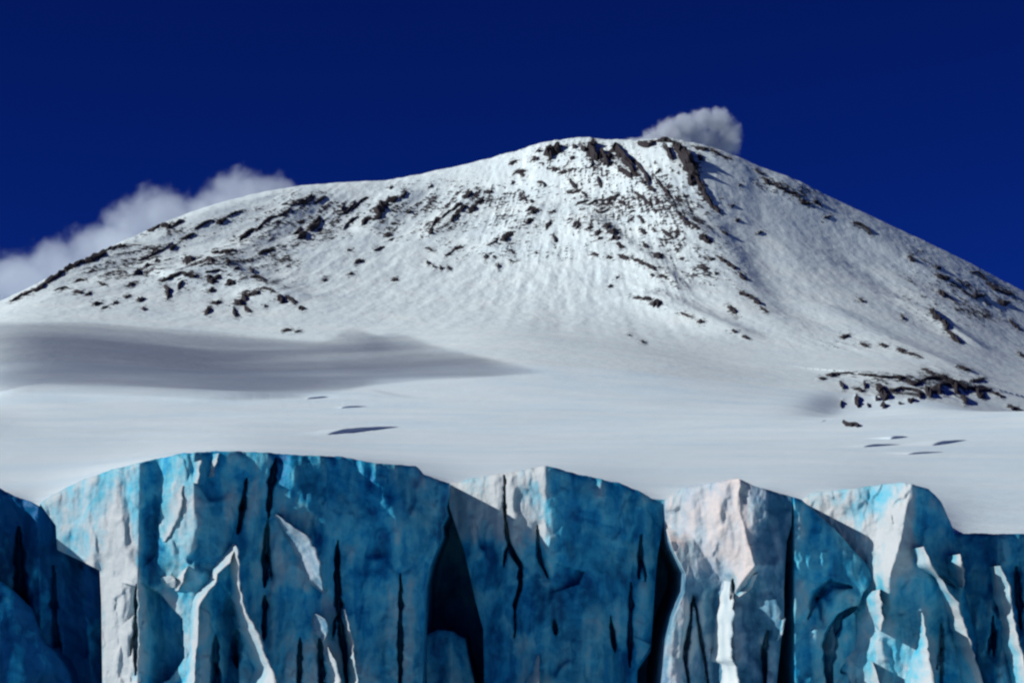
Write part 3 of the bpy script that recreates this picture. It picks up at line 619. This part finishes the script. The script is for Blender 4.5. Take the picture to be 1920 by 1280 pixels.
# --- tower 2
T2 = tower('ice_tower', 'wedge-shaped ice tower with sunlit left face and thin dark crack, right of the broadest one',
    [(838, 906), (860, 903), (900, 893), (960, 885), (1022, 872), (1090, 890), (1160, 905), (1200, 920), (1225, 935), (1252, 936)],
    [(838, 880), (842, 950), (870, 1030), (890, 1120), (906, 1180), (908, 1280), (910, B)],
    [(1252, 900), (1247, 960), (1241, 1000), (1233, 1040), (1228, 1100), (1223, 1180), (1220, 1220), (1195, 1255), (1190, B)],
    [[(860, 838, 330), (1100, 880, 310), (B, 905, 300)], [(860, 947, 262), (B, 960, 255)], [(860, 1024, 228), (1030, 1022, 232), (1120, 1024, 246), (B, 1020, 240)], [(860, 1130, 282), (1100, 1130, 275), (B, 1130, 262)], [(860, 1240, 345), (B, 1225, 320)]],
    wedges=[([(1184, 1192), (1180, 1215), (1186, 1256)], [(1190, 1192), (1222, 1208), (1190, 1256)], -0.3), ([(1030, 1052), (1028, 1112)], [(1034, 1052), (1096, 1072), (1086, 1094), (1030, 1112)], 0.5)],
    grooves=[([(947, 884), (946, 940), (950, 1000), (961, 1035), (976, 1062), (975, 1100), (966, 1130), (965, 1195)], 3.6, 70), ([(1008, 985), (1010, 1040), (1026, 1082)], 3, 50),
             ([(1202, 1000), (1198, 1085)], 3.5, 50), ([(1183, 1090), (1181, 1250)], 4, 55), ([(1145, 1155), (1153, 1222)], 3.5, 55), ([(1040, 1160), (1042, 1190)], 4, 40)],
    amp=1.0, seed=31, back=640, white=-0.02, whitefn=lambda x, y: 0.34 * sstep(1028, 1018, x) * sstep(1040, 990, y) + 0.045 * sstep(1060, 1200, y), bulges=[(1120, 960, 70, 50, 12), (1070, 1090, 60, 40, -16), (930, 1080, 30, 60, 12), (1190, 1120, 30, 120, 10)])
# --- tower 3
T3 = tower('ice_tower', 'pale whitish ice tower with a bright white vertical strip, between two black clefts',
    [(1246, 937), (1280, 915), (1330, 905), (1384, 897), (1410, 908), (1440, 918), (1488, 931)],
    [(1246, 900), (1247, 985), (1262, 1030), (1285, 1075), (1283, 1110), (1262, 1160), (1250, 1200), (1240, 1290), (1238, B)],
    [(1488, 900), (1484, 985), (1475, 1015), (1470, 1100), (1470, 1160), (1464, 1205), (1455, 1290), (1450, B)],
    [[(880, 1246, 300), (985, 1248, 300), (1015, 1255, 212), (1120, 1270, 212), (B, 1240, 205)], [(880, 1300, 250), (985, 1290, 250), (1015, 1305, 236), (1085, 1350, 232), (1120, 1310, 230), (B, 1300, 236)], [(880, 1330, 215), (985, 1330, 220), (1060, 1360, 210), (1090, 1354, 228), (1110, 1338, 246), (B, 1335, 250)],
     [(880, 1387, 150), (960, 1387, 152), (1060, 1415, 150), (1110, 1376, 188), (B, 1380, 188)], [(880, 1400, 160), (1060, 1424, 158), (1110, 1400, 196), (B, 1400, 196)], [(880, 1488, 188), (B, 1470, 204)]],
    wedges=[([(1299, 1112), (1284, 1180), (1280, 1330)], [(1301, 1112), (1316, 1190), (1330, 1330)], 0.25), ([(1415, 1195), (1400, 1220), (1398, 1330)], [(1420, 1195), (1440, 1225), (1436, 1330)], 0.5)],
    grooves=[([(1300, 1115), (1292, 1180), (1285, 1230), (1293, 1300)], 3.2, 45), ([(1302, 1120), (1315, 1200), (1330, 1290)], 2.6, 35), ([(1375, 1085), (1372, 1120)], 3, 30), ([(1440, 1180), (1432, 1225), (1436, 1290)], 4, 40)],
    amp=1.0, seed=41, mat=M_ice_grey, back=640, whitefn=lambda x, y: 0.20 * sstep(1425, 1395, x) * sstep(1110, 1040, y), bulges=[(1345, 960, 14, 60, 14), (1300, 945, 16, 40, 8), (1440, 1080, 30, 60, 10), (1285, 1180, 14, 60, 12)])
# --- tower 3b: the shaded block leaning in front of tower 4
T3b = tower('ice_tower', 'shaded blue ice block with steeply slanting top and an arched hollow below it',
    [(1488, 931), (1502, 936), (1530, 960), (1560, 987), (1600, 1030), (1628, 1060), (1638, 1084)],
    [(1488, 900), (1490, 1000), (1491, 1290), (1491, B)],
    [(1638, 1060), (1636, 1088), (1618, 1112), (1604, 1150), (1607, 1290), (1607, B)],
    [[(900, 1488, 184), (B, 1490, 184)], [(900, 1560, 203), (1100, 1560, 203), (B, 1555, 208)], [(900, 1640, 219), (1090, 1638, 219), (B, 1607, 232)]],
    wedges=[([(1590, 1130), (1560, 1165), (1552, 1320)], [(1596, 1130), (1608, 1160), (1606, 1320)], 0.55)],
    grooves=[([(1606, 1138), (1575, 1155), (1558, 1190), (1553, 1240), (1556, 1300)], 9, 65), ([(1530, 1125), (1560, 1095), (1600, 1100)], 5, 22), ([(1515, 1160), (1530, 1115), (1560, 1085)], 5, 16), ([(1575, 1260), (1604, 1240)], 7, 40)],
    amp=0.9, seed=51, back=640)
# --- tower 4
T4 = tower('ice_tower', 'round-shouldered pale blue ice tower with sunlit white face, second from right edge',
    [(1478, 941), (1500, 935), (1530, 922), (1600, 915), (1690, 903), (1740, 915), (1765, 940), (1780, 975), (1792, 1004)],
    [(1478, 900), (1480, B)], [(1792, 960), (1792, 1004), (1800, 1060), (1812, 1120), (1830, 1200), (1842, 1290), (1850, B)],
    [[(880, 1478, 340), (B, 1478, 340)], [(880, 1640, 218), (1080, 1640, 216), (1140, 1640, 212), (B, 1620, 212)], [(880, 1712, 132), (1010, 1690, 140), (1080, 1668, 150), (1150, 1655, 190), (B, 1650, 195)], [(880, 1750, 165), (1040, 1730, 172), (B, 1735, 195)], [(880, 1800, 225), (1040, 1782, 215), (1100, 1800, 212), (B, 1820, 235)], [(880, 1850, 270), (B, 1850, 270)]],
    grooves=[([(1766, 1160), (1764, 1290)], 3.5, 40), ([(1755, 1075), (1790, 1100)], 3, 20)],
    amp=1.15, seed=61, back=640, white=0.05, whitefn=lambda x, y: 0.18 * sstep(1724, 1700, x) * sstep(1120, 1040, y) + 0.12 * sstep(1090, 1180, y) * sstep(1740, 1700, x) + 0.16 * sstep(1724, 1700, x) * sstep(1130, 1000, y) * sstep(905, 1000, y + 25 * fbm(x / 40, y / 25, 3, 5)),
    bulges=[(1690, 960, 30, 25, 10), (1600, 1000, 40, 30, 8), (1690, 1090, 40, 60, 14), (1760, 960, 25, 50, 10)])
# --- tower 5
T5 = tower('ice_tower', 'low flat-topped dark blue ice tower at the right edge',
    [(1770, 1000), (1820, 999), (1870, 1001), (1920, 1000), (2050, 1004), (2300, 1008)],
    [(1770, 980), (1790, B)], [(2300, 980), (2300, B)],
    [[(980, 1770, 275), (B, 1780, 255)], [(980, 1850, 255), (B, 1850, 217)], [(980, 1872, 217), (1100, 1872, 217), (B, 1900, 170)], [(980, 1905, 240), (B, 1940, 205)], [(980, 2000, 255), (B, 2000, 235)], [(980, 2300, 205), (B, 2300, 175)]],
    grooves=[([(1862, 1150), (1864, 1230)], 3.5, 50), ([(1905, 1060), (1915, 1180)], 5, 50)], amp=1.3, seed=71, back=640)
# --- bluish lump in the cleft between towers 1 and 2, near lump at lower left
T6 = tower('ice_block', 'small shaded blue ice block wedged low in the black cleft beside the broad tower',
    [(800, 1190), (820, 1180), (850, 1183), (868, 1196)], [(800, 1170), (798, B)], [(868, 1180), (880, 1240), (892, 1290), (900, B)],
    [[(1150, 800, 300), (B, 800, 295)], [(1150, 845, 285), (B, 850, 280)], [(1150, 880, 322), (B, 890, 318)]], amp=0.8, seed=81, back=640)
T6.root['category'] = 'ice block'
T7 = tower('ice_block', 'near blue ice block with sloping edge in the lower left corner',
    [(-220, 1060), (0, 1088), (30, 1110), (60, 1140), (75, 1180), (86, 1214)], [(-220, 1000), (-220, B)], [(86, 1200), (110, 1230), (130, 1260), (136, 1290), (160, B)],
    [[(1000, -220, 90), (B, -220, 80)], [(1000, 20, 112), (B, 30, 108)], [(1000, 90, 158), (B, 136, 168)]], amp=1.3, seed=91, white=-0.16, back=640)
T7.root['category'] = 'ice block'

# fins and slabs that stand proud of the towers
fin(T1, [(436, 1018), (420, 1040), (398, 1064), (393, 1088), (368, 1112), (359, 1140), (357, 1200), (350, 1250), (340, 1290)],
        [(442, 1020), (432, 1052), (409, 1076), (404, 1096), (381, 1119), (374, 1142), (372, 1200), (367, 1250), (364, 1290)], 1.1, lift=14)
fin(T1, [(432, 1030), (430, 1060), (432, 1110), (440, 1150), (450, 1190), (464, 1225), (476, 1250), (464, 1290)],
        [(443, 1022), (448, 1060), (452, 1110), (464, 1150), (488, 1190), (498, 1225), (512, 1255), (520, 1290)], 1.0, lift=32)
fin(T1, [(365, 866), (360, 905)], [(378, 862), (370, 906)], 0.9, n=22)
fin(T1, [(400, 851), (391, 895)], [(411, 849), (399, 893)], 0.9, n=22)
fin(T1, [(512, 966), (533, 1000), (558, 1045), (578, 1090), (604, 1112)], [(518, 964), (548, 985), (582, 1010), (598, 1050), (607, 1110)], 0.45, lift=40, wht=0.3, name='ice_slab', mat=M_ice_grey)
fin(T1, [(588, 1152), (584, 1165), (590, 1185), (602, 1202)], [(592, 1150), (612, 1160), (618, 1180), (606, 1203)], 0.3, lift=40, wht=0.25, name='ice_slab', mat=M_ice_grey, n=22)
fin(T1, [(643, 1140), (648, 1200), (653, 1290)], [(647, 1142), (662, 1200), (672, 1290)], 1.0, lift=55)
fin(T1, [(612, 1212), (606, 1240), (609, 1290)], [(615, 1212), (632, 1240), (640, 1290)], 0.6, lift=48, n=22)
fin(T1, [(334, 912), (303, 945), (297, 985), (304, 1015)], [(343, 910), (343, 945), (336, 975), (309, 1015)], 0.12, name='ice_slab', n=24)
fin(T1, [(300, 1082), (303, 1095), (318, 1102)], [(322, 1078), (330, 1085), (330, 1100)], 0.8, name='ice_slab', n=18)
fin(T1, [(335, 1075), (325, 1100), (326, 1108)], [(352, 1060), (345, 1085), (336, 1106)], 0.9, name='ice_slab', n=18)
fin(T2, [(1007, 1228), (996, 1262), (980, 1290)], [(1010, 1228), (1010, 1262), (1010, 1290)], 0.9, lift=80, n=24)
fin(T3, [(1358, 1088), (1348, 1130), (1339, 1190), (1334, 1238), (1352, 1244), (1352, 1290)], [(1374, 1090), (1374, 1130), (1373, 1190), (1374, 1240), (1382, 1250), (1386, 1290)], 0.95, mat=M_ice_white)
fin(T3, [(1376, 1118), (1400, 1098), (1412, 1078)], [(1381, 1122), (1412, 1100), (1421, 1075)], 0.8, n=22)
fin(T3, [(1466, 1162), (1458, 1195), (1454, 1200)], [(1471, 1158), (1467, 1185), (1460, 1200)], 0.8, n=18)
fin(T4, [(1632, 1108), (1622, 1120), (1635, 1160), (1646, 1180)], [(1652, 1104), (1650, 1120), (1656, 1160), (1651, 1182)], 0.8, lift=48, name='ice_slab', n=24)
fin(T4, [(1726, 1148), (1720, 1200), (1706, 1250), (1690, 1290)], [(1730, 1148), (1738, 1200), (1746, 1250), (1754, 1290)], 0.9, lift=48)
fin(T4, [(1632, 1238), (1630, 1290)], [(1636, 1240), (1652, 1290)], 0.8, lift=48, n=18)
fin(T4, [(1712, 1028), (1722, 1062), (1752, 1080), (1772, 1130), (1784, 1180), (1798, 1240), (1806, 1290)], [(1732, 1024), (1748, 1060), (1768, 1090), (1796, 1130), (1812, 1180), (1830, 1240), (1846, 1290)], 0.8, lift=48)
fin(T4, [(1775, 1042), (1780, 1075), (1795, 1100)], [(1800, 1038), (1808, 1075), (1806, 1100)], 0.75, lift=48, name='ice_slab', n=22)
fin(T5, [(1858, 1062), (1860, 1100), (1874, 1150), (1884, 1220), (1900, 1290)], [(1876, 1060), (1892, 1095), (1900, 1150), (1915, 1220), (1935, 1290)], 0.85, lift=70)

# the continuous ice wall behind the towers, up to the edge of the snowfield
fx = np.linspace(-0.46, 0.46, 140); nbk = 14
Vw = []
ztop = height(fx * 237.0, np.full(140, 237.0), Z) + CH
for i in range(nbk):
    t = i / (nbk - 1)
    yy = 237.0 - 1.0 * t - 1.2 * fbm(fx * 60, fx * 0 + t * 3, 3, 77) * (i > 0)
    Vw.append(np.stack([fx * 237.0, yy, ztop * (1 - t) - 1.0 * t], -1))
bw = link('ice_cliff', mesh_from('ice_cliff', np.concatenate(Vw), grid_quads(nbk, 140, flip=True)), M_ice)
tag(bw, kind='structure')

# ------------------------------------------------------------------ clouds
def cloud(name, label, puffs, dens, soft=0.35, nscale=3.0, namp=0.55, group=None, step=1.0):
    """puffs: (px, py, distance, radius px, squash); a soft volume bounded by a box"""
    C = []
    for (px, py, d, r, sq) in puffs:
        X, Y, Zc = unproject(px, py, d); C.append((float(X), float(Y), float(Zc) + CH, 1.24 * r * d / F, sq))
    A = np.array([c[:3] for c in C]); Rr = np.array([c[3] for c in C])[:, None]
    lo = (A - Rr * 1.02).min(0); hi = (A + Rr * 1.02).max(0); ctr = (lo + hi) / 2; h = (hi - lo) / 2
    cv = [(sx * h[0], sy * h[1], sz * h[2]) for sz in (-1, 1) for sy in (-1, 1) for sx in (-1, 1)]
    me = mesh_from(name, cv, [(0, 2, 3, 1), (4, 5, 7, 6), (0, 1, 5, 4), (2, 6, 7, 3), (0, 4, 6, 2), (1, 3, 7, 5)], smooth=False)
    m = bpy.data.materials.new(name + '_vapour'); m.use_nodes = True; nt = m.node_tree; nt.nodes.clear()
    out = nd(nt, 'ShaderNodeOutputMaterial'); vol = nd(nt, 'ShaderNodeVolumePrincipled')
    tc = nd(nt, 'ShaderNodeTexCoord'); R0 = float(Rr.mean())
    nz = nd(nt, 'ShaderNodeTexNoise'); nz.inputs['Scale'].default_value = nscale / R0; nz.inputs['Detail'].default_value = 5; nz.inputs['Roughness'].default_value = 0.6
    nt.links.new(tc.outputs['Object'], nz.inputs['Vector'])
    best = None
    for c in C:
        sub = nd(nt, 'ShaderNodeVectorMath', operation='SUBTRACT'); nt.links.new(tc.outputs['Object'], sub.inputs[0]); sub.inputs[1].default_value = tuple(np.array(c[:3]) - ctr)
        scl = nd(nt, 'ShaderNodeVectorMath', operation='MULTIPLY'); nt.links.new(sub.outputs[0], scl.inputs[0]); scl.inputs[1].default_value = (1 / c[3], 1 / c[3], 1 / (c[3] * c[4]))
        ln = nd(nt, 'ShaderNodeVectorMath', operation='LENGTH'); nt.links.new(scl.outputs[0], ln.inputs[0])
        v = math_n(nt, 'SUBTRACT', 1.0, ln.outputs['Value'])
        best = v if best is None else math_n(nt, 'MAXIMUM', best, v)
    val = math_n(nt, 'ADD', best, math_n(nt, 'MULTIPLY', math_n(nt, 'SUBTRACT', nz.outputs[0], 0.62), namp * 1.6))
    mr = nd(nt, 'ShaderNodeMapRange', interpolation_type='SMOOTHSTEP'); mr.inputs['From Min'].default_value = 0.0; mr.inputs['From Max'].default_value = soft
    nt.links.new(val, mr.inputs['Value'])
    nt.links.new(math_n(nt, 'MULTIPLY', mr.outputs[0], dens), vol.inputs['Density'])
    vol.inputs['Color'].default_value = (0.84, 0.91, 1.0, 1); vol.inputs['Anisotropy'].default_value = 0.1
    nt.links.new(vol.outputs[0], out.inputs['Volume'])
    m.cycles.volume_step_rate = step
    o = link(name, me, m); o.location = tuple(ctr)
    tag(o, label, 'cloud', group); return o
cloud('steam_cloud', 'white steam cloud puffing from the crater at the summit',
      [(1228, 266, 14300, 30, 0.8), (1256, 254, 14300, 36, 0.9), (1284, 238, 14300, 30, 0.9), (1205, 272, 14300, 24, 0.7), (1186, 268, 14300, 17, 0.7), (1318, 226, 14400, 27, 0.9), (1348, 229, 14400, 30, 0.9),
       (1366, 248, 14400, 28, 0.9), (1366, 272, 14400, 26, 0.9), (1340, 276, 14400, 22, 0.9), (1272, 272, 14300, 34, 0.9), (1306, 256, 14350, 21, 0.9), (1330, 258, 14450, 22, 0.9)], 0.015, nscale=2.0, namp=0.7)
cloud('drifting_cloud', 'rounded pale cloud rising behind the upper end of the long left ridge',
      [(455, 372, 14500, 72, 0.8), (510, 372, 14500, 62, 0.8), (410, 398, 14400, 62, 0.8), (545, 385, 14600, 45, 0.6)], 0.0024, namp=0.68, nscale=2.2, group='clouds behind the left ridge')
cloud('drifting_cloud', 'rounded pale cloud in the middle of the left ridge, between two other clouds',
      [(300, 410, 13900, 78, 0.8), (255, 425, 13900, 66, 0.8), (350, 420, 13900, 66, 0.8), (230, 455, 13900, 60, 0.8)], 0.0024, namp=0.68, nscale=2.2, group='clouds behind the left ridge')
cloud('drifting_cloud', 'long low cloud lying behind the lowest part of the ridge at the left edge',
      [(180, 480, 13000, 74, 0.8), (110, 505, 13000, 76, 0.8), (30, 535, 13000, 84, 0.8), (-60, 560, 13000, 90, 0.8), (215, 470, 13000, 62, 0.8), (-150, 585, 13000, 90, 0.8)], 0.0024, namp=0.68, nscale=2.2, group='clouds behind the left ridge')

# added cloud slab, unseen at left, shaped to shade the band below the cone
UP = [(-700, 590), (-300, 596), (0, 604), (160, 603), (300, 615), (420, 622), (540, 636), (620, 640), (655, 612), (700, 630), (740, 622), (800, 648), (860, 662), (930, 676), (1010, 694)]
LO = [(-700, 730), (-300, 732), (0, 735), (160, 738), (300, 743), (420, 750), (540, 748), (620, 735), (655, 728), (700, 722), (740, 718), (800, 712), (860, 710), (930, 706), (1010, 700)]
st = np.linspace(0, 1, 60)
xs = np.interp(st, np.linspace(0, 1, len(UP)), [p[0] for p in UP]); yu = ip(UP, xs); yl_ = ip(LO, xs)
ku = np.stack(cast(xs, yu, Z, 2600), -1); kl = np.stack(cast(xs, yl_, Z, 2600), -1)
KK = 3300.0
rings = []
for t, th in ((0.0, 0.15), (0.12, 0.7), (0.35, 1.0), (0.65, 1.0), (0.88, 0.8), (1.0, 0.2)):
    c = ku * (1 - t) + kl * t + LV * KK; rings.append((c, th))
Vs = []
thick = 62.0
for c, th in rings:
    n = np.minimum(1, np.minimum(np.arange(60), 59 - np.arange(60)) / 10.0 + 0.1)
    Vs.append(np.concatenate([c + np.stack([0 * n, 0 * n, CH + thick * th * n], -1), ], 0))
for c, th in rings[::-1]:
    n = np.minimum(1, np.minimum(np.arange(60), 59 - np.arange(60)) / 10.0 + 0.1)
    Vs.append(c + np.stack([0 * n, 0 * n, CH - thick * th * n], -1))
Vs.append(Vs[0].copy())
nV = len(Vs) - 1
gq = grid_quads(nV + 1, 60, flip=False); gq = np.where(gq >= nV * 60, gq - nV * 60, gq)
cap = []
for i in range(nV // 2 - 1):
    for e in (0, 59):
        a, b2, c, d = i * 60 + e, (i + 1) * 60 + e, (nV - 2 - i) * 60 + e, (nV - 1 - i) * 60 + e
        cap.append((a, d, c, b2) if (e == 0) else (a, b2, c, d))
sm = mesh_from('added_shade_cloud', np.concatenate(Vs[:-1]), np.concatenate([gq, np.array(cap)]), smooth=False)
import bmesh
bmx = bmesh.new(); bmx.from_mesh(sm); bmesh.ops.recalc_face_normals(bmx, faces=bmx.faces)
if bmx.calc_volume(signed=True) < 0: bmesh.ops.reverse_faces(bmx, faces=bmx.faces)
bmx.to_mesh(sm); bmx.free()
M_shade_cloud = bpy.data.materials.new('shade_cloud_vapour'); M_shade_cloud.use_nodes = True; nt = M_shade_cloud.node_tree; nt.nodes.clear()
out = nd(nt, 'ShaderNodeOutputMaterial'); vol = nd(nt, 'ShaderNodeVolumePrincipled'); vol.inputs['Color'].default_value = (0.97, 0.97, 0.98, 1)
nt.links.new(vol.outputs[0], out.inputs['Volume'])
sn = noise(nt, 0.0012, 3, 0.55, nd(nt, 'ShaderNodeTexCoord').outputs['Object'])
nt.links.new(ramp(nt, sn, [(0.34, (0.0024,) * 3), (0.62, (0.0048,) * 3)]), vol.inputs['Density'])
so = link('added_shade_cloud', sm, M_shade_cloud)
tag(so, 'added cloud slab unseen beyond the left edge, shaped to shade the snow below the cone', 'cloud')
